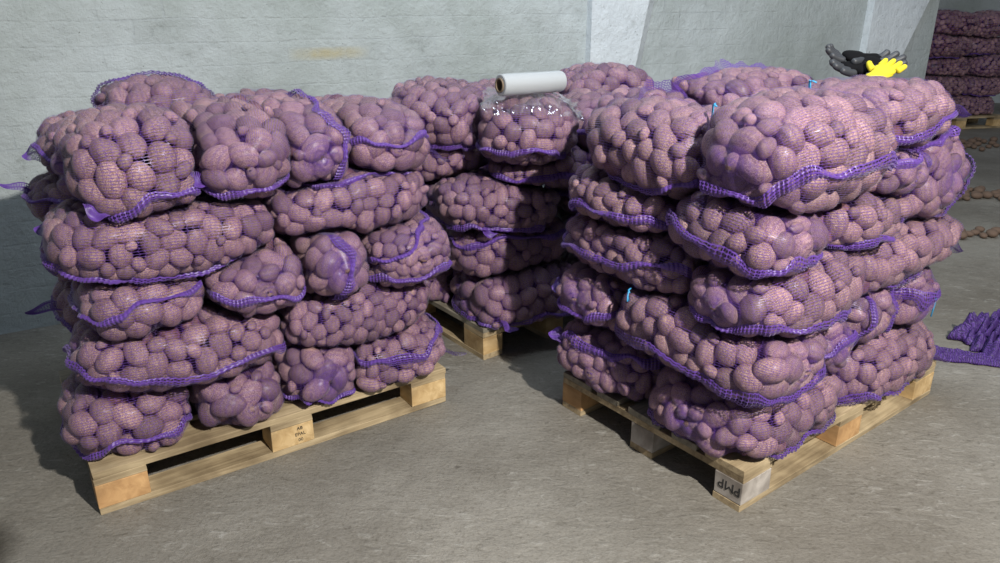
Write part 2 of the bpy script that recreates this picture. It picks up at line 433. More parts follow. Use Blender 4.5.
def net(S):
    cell = .0085 if not S.coarse else .02
    P, nu, nv = grid_dirs(S, cell)
    D = unit((P @ S.R.T).reshape(-1, 3)); r = radial(S, D).reshape(nu, nv)
    h = ell_hit(S, D).reshape(nu, nv) + .0012
    lim = np.maximum(h, r * 1.01); hh = np.maximum(h, r * .80); base = hh.copy()
    for _ in range(22):
        av = hh.copy(); av[:, 1:-1] = (hh[:, :-2] + hh[:, 2:]) / 2; av = (av + (np.roll(hh, 1, 0) + np.roll(hh, -1, 0)) / 2) / 2
        hh = np.maximum(base, av)
    free = radial(S, D, False, np.full(len(D), .9)).reshape(nu, nv); hh = np.minimum(hh, np.maximum(free, r * .9))
    D = D.reshape(nu, nv, 3); Q = S.c + D * hh[..., None]
    Q[..., 2] = np.maximum(Q[..., 2], .1485)
    nn = surf_normals(Q)
    if ((Q - S.c) * nn).sum() < 0: nn = -nn
    S.net_h = hh
    w = .00055 if not S.coarse else .0011
    # slanting cross threads: shift the row index with u for a knitted look
    sh = Q.copy()
    amp = cell * .45
    tv = unit(np.gradient(Q, axis=1)); z = ((np.arange(nu) % 2) * 2 - 1)[:, None, None]
    sh = Q + tv * z * amp
    if nu % 2: sh[-1] = Q[-1]
    ev = np.clip(np.abs(np.linspace(-1, 1, nv)) * 5 - 4, 0, 1)[None] * (np.linspace(-1, 1, nv)[None] * (1 if S.id % 2 else -1) > 0)
    gap_u = np.linalg.norm(np.roll(Q, -1, 0) - Q, axis=-1)
    return join([ribbons(Q, nn, np.minimum(w * (1 + 1.5 * ev), gap_u * (.08 + .16 * ev)), 1), ribbons(sh, nn, w * .9, 0, 2, True)])

def ear(S, ld, length, width, droop=0.):
    """flat pointed corner of empty net standing off the filled part"""
    ld = np.array(ld, float); d = unit((ld * S.dim) @ S.R.T); h = max(ell_hit(S, d[None])[0], radial(S, d[None])[0])
    p0 = S.c + d * (h - .012); tip = p0 + unit(d + np.array([0, 0, -droop])) * length
    side = unit(np.cross(d, np.array([0, 0, 1.])) * .85 + np.array([0, 0, .5])) if abs(d[2]) < .9 else np.array([1., 0, 0])
    nu, nv = 15, 13; u = np.linspace(-1, 1, nu)[:, None, None]; v = np.linspace(0, 1, nv)[None, :, None]
    ww = width * (1 - v) ** .8 + .003
    up = np.cross(side, unit(tip - p0)); P = p0 + (tip - p0) * v + side * u * ww + up * (.008 * np.sin(u * 5 + S.id) * (1 - v) + .006 * np.sin(v * 6))
    P[..., 2] = np.maximum(P[..., 2], .152)
    nn = np.broadcast_to(unit(up), P.shape)
    return join([ribbons(P, nn, .0013, 1), ribbons(P, nn, .0008, 0)])

def build_sack(S, vis):
    root = empty('potato_sack', (float(S.c[0]), float(S.c[1]), float(S.W[:, 2].min())))
    tag(root, S.label, 'sack', S.group)
    o0 = np.array(root.location)
    score = np.where(vis, 1, 0)
    order = [i for i in np.argsort(-S.pr) if score[i]][:100]; chosen = set(order)
    for i in order:
        o = link('potato', POT[int(S.rng.integers(10))], root)
        M = Matrix(S.pR[i].tolist()).to_4x4() @ Matrix.Diagonal((*S.ps[i].tolist(), 1)); M.translation = Vector((S.pc[i] - o0).tolist()); o.matrix_local = M
    V, F = [], []; off = 0; f2 = ICO2[1]
    for i in range(len(S.pc)):
        if i in chosen: continue
        v = (POT_LOW[i % 4] * S.ps[i]) @ S.pR[i].T + S.pc[i] - o0; V.append(v); F.append(f2 + off); off += len(v)
    for c, r in zip(S.ic, S.ir):
        v = POT_LOW[0] * r * np.array([1, .9, .85]) + c - o0; V.append(v); F.append(f2 + off); off += len(v)
    if V:
        o = link('packed_potatoes', raw_mesh('packed_potatoes', np.concatenate(V), np.concatenate(F), M_BULK), root); o['kind'] = 'stuff'
    V, F = net(S); link('net', raw_mesh('net', V - o0, F, M_NET, False), root)
    for sm in S.seam:
        V, F = band(S, *sm); link('seam_band', raw_mesh('seam_band', V - o0, F, M_BAND, False), root)
    for er in S.ears:
        V, F = ear(S, *er); link('net_corner', raw_mesh('net_corner', V - o0, F, M_BAND, False), root)
    if S.tie:
        ld, ln = S.tie; d = unit((np.array(ld, float) * S.dim) @ S.R.T); h = max(ell_hit(S, d[None])[0], radial(S, d[None])[0])
        p = S.c + d * (h + .010) - o0; bm = bmesh.new(); sd = unit(np.cross(d, [0, 0, 1.]))
        tube(bm, [p + sd * x + np.array([0, 0, z]) + d * dd for x, z, dd in ((-.02, .01, 0), (-.008, .012, .006), (.004, .008, .008), (0, -ln * .5, .008), (.006, -ln, .004))], .0025, 6)
        tube(bm, [p + sd * x + np.array([0, 0, z]) + d * dd for x, z, dd in ((.014, .014, 0), (0, .01, .006), (-.006, -ln * .4, .008), (-.016, -ln * .8, .006))], .0025, 6)
        bm_obj('tie', bm, M_TIE, root, True)
    return root

H = (0, 0, 1)      # seam running round the sack lengthwise, lying flat
V_ = (0, 1, 0)     # seam in the upright plane along the sack
X_ = (1, 0, 0)     # seam round the waist
ALL = (0, 2 * math.pi)
W_ = .014
# ---- left stack
sack('L', -.07, .33, .0, .42, .15, .35, 's', .078, 'bottom sack at the left front corner of the left pallet, pointed net corner sticking out', [(H, -.1, .010, ALL)], [((-1, 1, -.7), .07, .04, .25)])
sack('L', .29, .62, -.04, .60, .15, .345, 't', .080, 'bottom sack above the stamped middle block of the left pallet', [])
sack('L', .60, .89, -.04, .60, .15, .365, 't', .078, 'small bottom sack right of the middle block on the left pallet', [(H, -.6, .009, ALL)])
sack('L', .83, 1.235, -.04, .38, .15, .32, 's', .066, 'low bottom sack at the right end of the left pallet, flat net flap', [(H, .45, W_, ALL)], [((1, -.35, -.2), .12, .055, .25)])
sack('L', .0, .62, -.05, .38, .35, .56, 's', .072, 'long second-layer sack at the left of the left stack, violet band along it', [(H, -.2, W_, ALL)])
sack('L', .60, 1.19, -.05, .36, .34, .55, 's', .056, 'long second-layer sack of small potatoes at the right of the left stack', [])
sack('L', .03, .40, -.05, .40, .55, .725, 's', .079, 'third-layer sack of big potatoes at the left edge of the left stack', [(H, .1, .009, ALL)], [((1, -.9, .75), .05, .035, -.5)], roll=.05)
sack('L', .37, .72, -.08, .50, .54, .75, 't', .074, 'third-layer sack in the middle of the left stack, knotted violet corner on its left', [(H, -.3, W_, ALL)])
sack('L', .655, .92, -.08, .55, .55, .775, 't', .074, 'small end-on third-layer sack with an upright violet seam in the left stack', [(V_, 0., W_, ALL)])
sack('L', .90, 1.24, -.09, .50, .515, .725, 't', .056, 'third-layer sack at the right edge of the left stack with violet curved band', [(H, -.45, .011, ALL), ((0, .5, 1.), .55, .011, ALL)], pitch=.08)
sack('L', -.02, .64, -.06, .38, .715, .925, 's', .066, 'long fourth-layer sack at the left of the left stack, band under its right end', [(H, -.65, W_, ALL)], [((-1, .7, .1), .05, .04, 0)], pitch=.02)
sack('L', .60, 1.17, -.05, .36, .745, .945, 's', .066, 'long fourth-layer sack at the right of the left stack below two end-on sacks', [(H, .85, .012, ALL)])
sack('L', .05, .46, -.06, .40, .92, 1.17, 's', .079, 'big slumped top-layer sack at the left front of the left stack', [(H, -.62, .016, ALL)], [((-.9, -.9, -.6), .035, .035, .3)], roll=.06)
sack('L', .36, .71, -.10, .45, .93, 1.165, 't', .072, 'top-layer sack with a pointed violet corner, right of the big slumped sack', [(H, -.4, .012, ALL)], [((-1, .95, -.2), .06, .04, .1)], roll=-.05)
sack('L', .60, .92, -.05, .50, .91, 1.165, 't', .076, 'top-layer sack with one upright violet seam on the left stack', [(V_, -.45, .016, ALL)])
sack('L', .885, 1.21, -.04, .50, .93, 1.14, 't', .080, 'top-layer sack at the right front of the left stack, net corner pointing right', [(H, .0, .010, ALL)], [((-.95, -1, -.3), .09, .05, .1)])
# behind it
sack('L', .03, .45, .42, .84, .93, 1.115, 's', .074, 'sack end bulging out behind the slumped top sack at the left of the left stack', [(H, .2, .01, ALL)], [((-1, 0, -.1), .05, .04, .1)])
sack('L', .0, .45, .42, .84, .78, .925, 's', .070, 'rear sack whose thin pointed net tail reaches toward the white wall', [(H, .1, .008, ALL)], [((-1, 0, .4), 0.085, .018, -.15)])
sack('L', .02, .45, .42, .84, .56, .765, 's', .064, 'dense violet rear sack end in shade at mid height of the left stack', [(H, .0, .03, ALL)])
sack('L', .0, .45, .42, .84, .36, .555, 's', .072, 'rear sack low in the left stack with a dark net corner over the shadow', [(H, .0, .012, ALL)], [((-1, -.2, .2), .10, .03, .1)])
sack('L', .03, .45, .44, .84, .15, .355, 's', .072, 'rear bottom sack of the left stack, in shade at the left', [(H, .0, .012, ALL)])
sack('L', .26, .63, .40, .78, 1.0, 1.215, 's', .076, 'humped rear sack, highest of the left stack, violet seam over its top', [(V_, .1, .014, ALL)])
sack('L', .60, 1.02, .48, .86, .95, 1.135, 's', .076, 'rear top sack showing above the middle of the left stack', [(H, .6, .014, ALL)])
sack('L', 1.0, 1.26, .47, .86, .93, 1.10, 't', .076, 'rear top sack at the right back of the left stack', [])
# ---- stack between, by the wall
Y = .62
sack('C', -.13, .39, -.01, .50, .15, .36, 's', .082, 'bottom sack over the corner block of the middle pallet', [(H, -.4, W_, ALL)], [((-.6, -1, -.5), .05, .04, .4)], yaw=Y - .2)
sack('C', -.20, .34, .04, .52, .36, .585, 's', .080, 'shaded second-layer sack at the front of the middle stack, big oval potatoes', [(H, .3, .01, ALL)], yaw=Y - .3)
sack('C', -.24, .29, -.04, .46, .56, .775, 's', .066, 'third-layer sack of the middle stack pushed forward, violet band under its left', [(H, -.6, W_, ALL)], [((-.3, -1, -.8), .04, .04, .5)], yaw=Y - .3, pitch=.06)
sack('C', .0, .46, .02, .48, .735, .905, 's', .070, 'fourth-layer sack under the sack with the film roll', [(H, -.1, W_, ALL)], yaw=Y - .6)
sack('C', -.40, .02, .10, .56, .745, .93, 's', .066, 'shaded fourth-layer sack at the left of the middle stack', [], yaw=Y - .6)
sack('C', -.38, .05, .02, .48, .925, 1.135, 's', .072, 'top-layer sack at the left of the middle stack with a wide violet band below', [(H, -.72, .022, ALL)], yaw=-.2, pitch=.08)
sack('C', -.03, .36, -.12, .36, .885, 1.105, 's', .074, 'top-layer sack with the crumpled clear film over it', [(H, -.75, .018, ALL)], yaw=.1)
sack('C', .32, .62, .12, .60, .86, 1.08, 't', .072, 'dim top-layer sack between the film-covered sack and the right stack', [(H, .0, .016, ALL)], yaw=.15)
sack('C', .33, .78, .62, 1.04, .95, 1.165, 's', .080, 'rear top sack just right of the film roll against the white wall', [], yaw=.3)
sack('C', .36, .74, .28, .86, .15, .36, 't', .070, 'rear bottom sack of the middle stack in the gap by the right stack', [], yaw=.3)
sack('C', .34, .74, .28, .86, .36, .56, 't', .070, 'second rear sack of the middle stack in the gap by the right stack', [(H, 0, .012, ALL)], yaw=.3)
sack('C', .28, .72, .24, .86, .56, .74, 't', .066, 'third rear sack of the middle stack in the gap by the right stack', [(H, 0, .012, ALL)], yaw=.3)
sack('C', .30, .78, .26, .94, .73, .94, 't', .070, 'fourth rear sack of the middle stack, below the sack beside the film roll', [(H, 0, .012, ALL)], yaw=.3)
sack('C', -.52, -.10, .24, .90, .15, .36, 't', .070, 'rear bottom sack of the middle stack in the dark gap beside the left stack', [], yaw=.5)
sack('C', -.58, -.18, .40, .92, .36, .56, 't', .070, 'second rear sack of the middle stack in the dark gap beside the left stack', [], yaw=.5)
sack('C', -.58, -.18, .40, .92, .56, .75, 't', .066, 'third rear sack of the middle stack in the dark gap beside the left stack', [(H, -.5, .012, ALL)], yaw=.5)
sack('C', -.10, .36, .52, .96, .90, 1.10, 's', .072, 'rear top sack under the film roll', [], yaw=.3)
sack('C', -.20, .28, .50, .98, .55, .76, 's', .07, 'rear third-layer sack of the middle stack, in the dark behind its banded front sacks', [], yaw=.3)
sack('C', -.16, .30, .54, 1.0, .75, .95, 's', .07, 'rear fourth-layer sack of the middle stack, in the dark below the top sacks', [], yaw=.3)
# ---- right stack
sack('R', -.05, .55, .40, .86, .15, .37, 's', .066, 'bottom sack at the far left end of the right pallet, violet band across it', [(H, .35, .018, ALL)], [((-1, 1, .5), .05, .04, 0)], roll=-.03)
sack('R', -.05, .53, -.05, .42, .15, .375, 's', .079, 'bottom sack over the near corner of the right pallet, above the lettered block', [(H, -.45, .019, ALL)])
sack('R', .50, 1.20, -.05, .60, .15, .36, 's', .076, 'bottom sack at the right end of the right pallet, flat net corner past the edge', [(H, -.50, .020, ALL)], [((1, -.9, -.35), .10, .045, .15)], pitch=.03)
sack('R', -.06, .50, .50, .87, .375, .59, 's', .074, 'second-layer sack end at the far left of the right stack', [(H, -.45, W_, ALL)], [((-1, 1, 0), .03, .04, 0)])
sack('R', -.08, .31, -.10, .56, .38, .60, 't', .079, 'long second-layer sack on the near side of the right stack with broad violet band', [(H, -.35, .022, ALL)], pitch=-.04, tie=((.75, .9, .7), .03))
sack('R', .26, .53, -.04, .60, .355, .56, 't', .080, 'second-layer sack just right of the near corner of the right stack', [(H, .1, .014, ALL)])
sack('R', .49, .79, -.05, .60, .38, .625, 't', .078, 'second-layer sack with upright violet edges in the right stack', [(V_, .55, .012, ALL), (V_, -.6, .012, ALL)])
sack('R', .78, 1.11, -.04, .60, .37, .60, 't', .079, 'second-layer sack at the right end of the right stack, blue tie hanging down', [(H, .3, .03, (2.2, 4.2))], [], tie=((-1, -1, -.1), .09))
sack('R', -.06, .36, .25, .85, .585, .785, 't', .066, 'long third-layer sack on the far left side of the right stack, banded', [(H, -.1, W_, ALL)])
sack('R', -.07, .47, -.07, .28, .575, .775, 's', .079, 'third-layer sack at the near corner of the right stack, violet band beneath', [(H, -.6, .020, ALL)], pitch=-.02)
sack('R', .42, 1.20, -.05, .60, .585, .79, 's', .074, 'long third-layer sack at the right of the right stack, wide violet flap below', [(H, -.60, .022, ALL)], [((1, -.9, -.5), .07, .05, .1)])
sack('R', -.05, .36, .34, .82, .775, .945, 't', .066, 'fourth-layer sack at the far left of the right stack, small potatoes and curved band', [(H, -.35, W_, ALL)], pitch=-.05)
sack('R', -.09, .24, -.07, .36, .76, .965, 't', .080, 'fourth-layer sack at the near corner of the right stack with large potatoes, banded', [(H, -.2, .020, ALL)], pitch=-.05)
sack('R', .17, .745, -.06, .60, .765, .955, 's', .074, 'fourth-layer sack on the right side of the right stack under the big top sack', [(X_, .75, .02, ALL), (H, -.7, .016, ALL)])
sack('R', -.06, .36, .20, .78, .925, 1.165, 't', .078, 'long top-layer sack at the left front of the right stack, violet band low on it', [(H, -.65, .016, ALL)])
sack('R', -.08, .50, -.08, .30, .945, 1.215, 's', .080, 'biggest top-layer sack over the near corner of the right stack, large potatoes', [(H, -.25, .019, ALL)], pitch=-.03, tie=((-.6, 1, .8), .06))
sack('R', .42, .74, -.06, .50, .90, 1.055, 't', .070, 'small end-on violet sack right of the biggest top sack of the right stack', [(H, .8, .022, ALL), (V_, -.7, .02, ALL)])
sack('R', .71, 1.07, -.05, .35, .785, 1.075, 't', .079, 'sack standing upright at the right end of the right stack', [((0, 1, .2), -.75, .02, ALL), (H, .85, .02, ALL)])
sack('R', .44, .99, -.03, .42, 1.05, 1.235, 's', .079, 'topmost right sack of the right stack, pointed net corner overhanging', [(H, -.30, W_, ALL)], [((1, -.7, -.1), .09, .045, .15)], pitch=.03, tie=((-.8, .3, .9), .05))
sack('R', .42, 1.0, .43, .86, 1.0, 1.23, 's', .072, 'rear top sack with a standing violet net frill, below the wall by the gloves', [((0, 1, .0), .3, .01, (3.24, 6.18), .028)])
sack('R', .12, .56, .56, .92, .97, 1.165, 's', .070, 'low rear sack behind the left front top sack, showing a violet net frill', [((0, 1, 0), -.2, .01, (3.24, 6.18), .03)], tie=((.6, -1, .8), .09))
# ---- far stack
for i, (z0, z1) in enumerate(((.15, .38), (.36, .6), (.58, .82), (.8, 1.04), (1.02, 1.27))):
    lv = ('bottom', 'second', 'third', 'fourth', 'top')[i]
    j = .04 * ((i * 7) % 3 - 1)
    sack('D', .0 + j, .62 + j, 0 + j, .5, z0, z1, 's', .062, f'{lv}-layer sack at the near corner of the dark far stack beyond the wall', [(H, -.9, .008, ALL)] if i % 2 else [], coarse=True)
    sack('D', .62 + j, 1.2 + j, 0 - j, .5, z0, z1 - .01, 's', .062, f'{lv}-layer sack further along the dark far stack beyond the wall', [(H, -.9, .008, ALL)] if i % 2 else [], coarse=True)

for S in SACKS:
    R_ = np.linalg.norm(S.dim)
    S.nb = [J for J in SACKS if J is not S and np.linalg.norm(J.c - S.c) < R_ + np.linalg.norm(J.dim)]
for S in SACKS: fill(S)
# which potatoes of each sack look out of the pile (those become parts of their own)
Vv, Ff, owner = [], [], []
for S in SACKS:
    P, nu, nv = grid_dirs(S, .05); D = unit((P @ S.R.T).reshape(-1, 3)); r = radial(S, D) * .93; W = S.c + D * r[:, None]; o = len(Vv)
    Vv += W.tolist()
    for i in range(nu):
        for j in range(nv - 1): Ff.append((o + i * nv + j, o + ((i + 1) % nu) * nv + j, o + ((i + 1) % nu) * nv + j + 1, o + i * nv + j + 1)); owner.append(S.id)
bvh = BVHTree.FromPolygons(Vv, Ff)
NP = 0
for S in SACKS:
    vis = np.zeros(len(S.pc), bool)
    for i in range(len(S.pc)):
        if S.pn[i] @ unit(CAM - S.pc[i]) < -.25: continue
        for eye in (CAM,):
            for dz in (0, .8, -.8):
                p = S.pc[i] + S.pn[i] * S.pr[i] * (1.0) + np.array([0, 0, dz]) * S.pr[i]; d = unit(eye - p)
                hit = bvh.ray_cast(Vector(p.tolist()) + Vector(d.tolist()) * .01, Vector(d.tolist()), 20)
                if hit[0] is None: vis[i] = True; break
            if vis[i]: break
    NP += int(vis.sum()); build_sack(S, vis)
print('sacks', len(SACKS), 'visible potatoes', NP, 'all', sum(len(S.pc) for S in SACKS))

# ------------------------------------------------------------------ pallets
M_WOOD = wood_mat('pale_pine', (.27, .20, .11), (.54, .43, .26))
M_WOODG = wood_mat('grey_pine', (.16, .14, .105), (.33, .30, .23))
M_BLOCK = wood_mat('yellow_block', (.42, .27, .11), (.68, .50, .26), (18, 3, 18))
M_ORANGE = wood_mat('orange_block', (.40, .22, .09), (.62, .38, .17), (18, 3, 18))
M_WHITE = wood_mat('chalky_block', (.26, .23, .20), (.50, .46, .41), (10, 10, 10))
M_INK = simple('black_ink', (.02, .02, .02), .7)

def pallet(name, label, pos, th, L=1.2, Wd=.8, deck=(M_WOOD, M_WOODG), special=None, textlines=()):
    """long boards along local x (length L), stringers along local y"""
    root = empty(name, (*pos, 0), th); tag(root, label, 'pallet')
    rng = np.random.default_rng(int(abs(pos[0]) * 1000))
    def part(nm, lo, hi, m, bevel=.0015):
        bm = bmesh.new(); cx = [(a + b) / 2 for a, b in zip(lo, hi)]; h = [(b - a) / 2 for a, b in zip(lo, hi)]
        vs = box(bm, [-q for q in h], h)
        for v in vs: v.co += Vector(rng.uniform(-.0015, .0015, 3).tolist())
        o = bm_obj(nm, bm, m, root, False, bevel); o.location = cx; return o
    ys = [(0, .145), (.1775, .2775), (.3275, .4725), (.5225, .6225), (.655, .8)]
    for k, (a, b) in enumerate(ys): part('deck_board', (0, a, .122), (L, b, .144), deck[0] if k == 0 else deck[1])
    for x in (0, .5275, 1.055): part('stringer', (x, 0, .1), (x + .145, Wd, .122), deck[0])
    blocks = {}
    for i, x in enumerate((0, .5275, 1.055)):
        for j, (a, b) in enumerate(((0, .1), (.35, .45), (.7, .8))):
            m = (special or {}).get((i, j), M_BLOCK); blocks[i, j] = part('block', (x, a, .022), (x + .145, b, .1), m, .002)
    for a, b in ((0, .1), (.35, .45), (.7, .8)): part('bottom_board', (0, a, 0), (L, b, .022), deck[0])
    return root, blocks

oL, eL, gL, tL = frame('L'); oR, eR, gR, tR = frame('R')
rootL, bL = pallet('wooden_pallet', 'wooden pallet under the left stack, stamped middle block', oL[:2].tolist(), tL, special={(0, 0): M_ORANGE})
rootR, bR = pallet('wooden_pallet', 'wooden pallet under the right stack, black upside-down letters on its near corner block', oR[:2].tolist(), tR, special={(0, 0): M_WHITE, (0, 1): M_WHITE, (0, 2): M_ORANGE, (1, 0): M_ORANGE})
# the middle pallet: its long boards run back to the left
xK, yK, tK = PAL['K']
g = np.array([-math.sin(tK), math.cos(tK)]); e = np.array([math.cos(tK), math.sin(tK)])
p0 = np.array([xK, yK]) + e * .8
rootK, bK = pallet('wooden_pallet', 'wooden pallet of the middle stack, one corner block in the light', p0.tolist(), tK + math.pi / 2)
rootD, bD = pallet('wooden_pallet', 'far pallet under the dark stack beyond the wall', wpt('D', -.02, .0, 0)[:2].tolist(), PAL['D'][2])

def text_on(block, txt, size, loc, rot, name='stencil_letters', mat=M_INK, shear=0):
    cu = bpy.data.curves.new(name, 'FONT'); cu.body = txt; cu.size = size; cu.extrude = .0004; cu.align_x = 'CENTER'; cu.align_y = 'CENTER'; 
    cu.materials.append(mat); tmp = bpy.data.objects.new('tmp', cu); me = bpy.data.meshes.new_from_object(tmp); bpy.data.objects.remove(tmp)
    o = link(name, me, block); o.location = loc; o.rotation_euler = rot; return o
# near corner block: the letters stand on its left face (local x = min), upside down
text_on(bR[0, 0], 'PMP', .046, (-.0735, -.006, .006), (math.radians(90), math.radians(180), math.radians(-90)))
for k, (tx, dz) in enumerate((('AB', .022), ('EPAL', 0), ('00', -.022))):
    text_on(bL[1, 0], tx, .017, (.025, -.0512, dz), (math.radians(90), 0, 0), 'stamp')

# ------------------------------------------------------------------ room
A = math.radians(30.5); WD = np.array([math.cos(A), math.sin(A)]); WN = np.array([math.sin(A), -math.cos(A)])   # along the wall, and out of it
WP = np.array([-2.2, 3.22])
def wl(px_ratio):  # distance along the wall where X/Y = ratio
    return (px_ratio * WP[1] - WP[0]) / (WD[0] - px_ratio * WD[1])
STAIN = (wl((325 - 500) / 812), 1.18)
M_WALL = wall_mat('whitewashed_brick', ((.31, .35, .335), (.42, .465, .47), (.54, .60, .62)))
M_PIER = wall_mat('whitewashed_plaster', ((.52, .57, .60), (.60, .655, .69), (.68, .73, .76)), False)
M_FLOOR = floor_mat()
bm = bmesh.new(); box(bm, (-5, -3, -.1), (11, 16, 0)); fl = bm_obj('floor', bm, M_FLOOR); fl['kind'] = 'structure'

def slab(name, x0, x1, d0, d1, mat, z1=3.4, lean0=0., lean1=0., chamfer=0.):
    """wall piece in wall coordinates: x along, d depth toward the room; its ends may lean with height"""
    bm = bmesh.new()
    prof = [(x0, d0, 0), (x0, d1, 0), (x1 - chamfer, d1, 1), (x1, d1 - chamfer * .6, 1), (x1, d0, 1)] if chamfer else [(x0, d0, 0), (x0, d1, 0), (x1, d1, 1), (x1, d0, 1)]
    rings = []
    nz = 12
    for k in range(nz + 1):
        z = z1 * k / nz
        rings.append([bm.verts.new((x + (lean1 if q else lean0) * z, -d, z)) for x, d, q in prof])
    n = len(prof)
    for a, b in zip(rings, rings[1:]):
        for i in range(n): bm.faces.new((a[i], a[(i + 1) % n], b[(i + 1) % n], b[i]))
    bm.faces.new(rings[0][::-1]); bm.faces.new(rings[-1])
    bmesh.ops.recalc_face_normals(bm, faces=bm.faces)
    o = bm_obj(name, bm, mat); o.location = (WP[0], WP[1], 0); o.rotation_euler = (0, 0, A); o['kind'] = 'structure'; return o
x_p1 = wl(90 / 812.); x_p1b = wl(158 / 812.)
slab('wall_back', -3.0, wl(440 / 812.), -.35, 0, M_WALL)
slab('trim_1', x_p1 - .02, x_p1b - .30, -.02, .05, M_PIER, lean0=0, lean1=.20, chamfer=.10)
x_p2 = wl(366 / 812.); x_p2b = wl(424 / 812.)
slab('trim_2', x_p2, x_p2b - .75, -.30, .06, M_PIER, lean0=.02, lean1=.55, chamfer=.05)
# the hall goes on past the wall's end to a further wall
bm = bmesh.new(); box(bm, (-.2, -.3, 0), (7.5, 0, 3.6)); o = bm_obj('wall_far', bm, M_WALL); o.location = (4.2, 11.2, 0); o.rotation_euler = (0, 0, .12); o['kind'] = 'structure'

# ------------------------------------------------------------------ film roll on the middle stack
M_FILM = simple('wound_film', (.46, .49, .51), .22, Transmission_Weight=.25, IOR=1.4)
M_CORE = simple('cardboard', (.16, .12, .08), .9)
def clear_mat():
    m, nt, b = new_mat('clear_film'); out = [n for n in nt.nodes if n.type == 'OUTPUT_MATERIAL'][0]
    tr = N(nt, 'BsdfTransparent'); tr.inputs[0].default_value = (.93, .93, .94, 1); gl = N(nt, 'BsdfGlossy'); gl.inputs['Roughness'].default_value = .12
    gl.inputs['Color'].default_value = (1, 1, 1, 1)
    fr = N(nt, 'LayerWeight', i_Blend=.35); ad = N(nt, 'Math', operation='MULTIPLY_ADD', i_1=.45, i_2=.05); nt.links.new(fr.outputs['Facing'], ad.inputs[0])
    ms = N(nt, 'MixShader'); nt.links.new(ad.outputs[0], ms.inputs[0]); nt.links.new(tr.outputs[0], ms.inputs[1]); nt.links.new(gl.outputs[0], ms.inputs[2]); nt.links.new(ms.outputs[0], out.inputs[0])
    return m
M_CLEAR = clear_mat()
ra, rb = Vector((-.0, 2.87, 1.146)), Vector((.235, 3.02, 1.146))
rt = empty('film_roll', ra); tag(rt, 'roll of clear stretch film lying on top of the middle stack, open end showing', 'film roll')
ax = (rb - ra); Lr = ax.length; q = ax.to_track_quat('X', 'Z').to_matrix().to_4x4()
def lathe(name, prof, mat, parent, seg=48):
    bm = bmesh.new(); rings = []
    for x, r in prof: rings.append([bm.verts.new((x, r * math.cos(k * 2 * math.pi / seg), r * math.sin(k * 2 * math.pi / seg))) for k in range(seg)])
    rings.append(rings[0])
    for a, b in zip(rings, rings[1:]):
        for k in range(seg): bm.faces.new((a[k], a[(k + 1) % seg], b[(k + 1) % seg], b[k]))
    bmesh.ops.recalc_face_normals(bm, faces=bm.faces)
    o = bm_obj(name, bm, mat, parent, True); o.matrix_local = q; 
    for p in o.data.polygons: p.use_smooth = True
    md = o.modifiers.new('edge', 'EDGE_SPLIT'); md.split_angle = .7
    return o
R0, R1, R2 = .040, .026, .0215
lathe('wound_film', [(.0, R1 + .0005), (.0, R0 - .003), (.003, R0), (.02, R0 + .0005), (Lr * .5, R0 - .0004), (Lr - .01, R0), (Lr, R0 - .003), (Lr, R1 + .0005)], M_FILM, rt)
lathe('cardboard_core', [(-.006, R2), (-.006, R1), (Lr + .006, R1), (Lr + .006, R2)], M_CORE, rt)

# crumpled loose end of the film lying over the sack in front
S6 = [S for S in SACKS if 'crumpled clear film' in S.label][0]
n1, n2 = 60, 46
U, Vg = np.meshgrid(np.linspace(-1, 1, n1), np.linspace(0, 1, n2), indexing='ij')
ldir = np.stack([U * .95 + .25, -1.15 * Vg + .45, 1.0 - .62 * Vg ** 1.5 + 0 * U], -1)
D = unit((ldir * S6.dim) @ S6.R.T); hb = np.maximum(ell_hit(S6, D.reshape(-1, 3)), radial(S6, D.reshape(-1, 3)) * .86).reshape(n1, n2); hh = hb.copy()
for _ in range(60):
    av = hh.copy(); av[1:-1] = (hh[:-2] + hh[2:]) / 2; av[:, 1:-1] = (av[:, 1:-1] + (hh[:, :-2] + hh[:, 2:]) / 2) / 2; hh = np.maximum(hb, av)
rg = np.random.default_rng(5); cr = np.zeros_like(U)
for _ in range(14):
    a, b, c = rg.normal() * 9, rg.normal() * 9, rg.uniform(0, 6.28); cr += .0022 * (1 - np.abs(np.sin(a * U + b * Vg + c)) * 2)
hem = np.clip((np.abs(U) - .8) * 5, 0, 1) + np.clip((Vg - .85) * 6, 0, 1)
P = S6.c + D * (hh + .006 + np.abs(cr) * (1 + 1.4 * hem))[..., None] - np.array(rt.location)
idx = np.arange(n1 * n2).reshape(n1, n2); F = np.stack([idx[:-1, :-1], idx[1:, :-1], idx[1:, 1:], idx[:-1, 1:]], -1).reshape(-1, 4)
fo = link('loose_film', raw_mesh('loose_film', P.reshape(-1, 3), F, M_CLEAR), rt); fo['label'] = 'crumpled clear film draped from the roll'

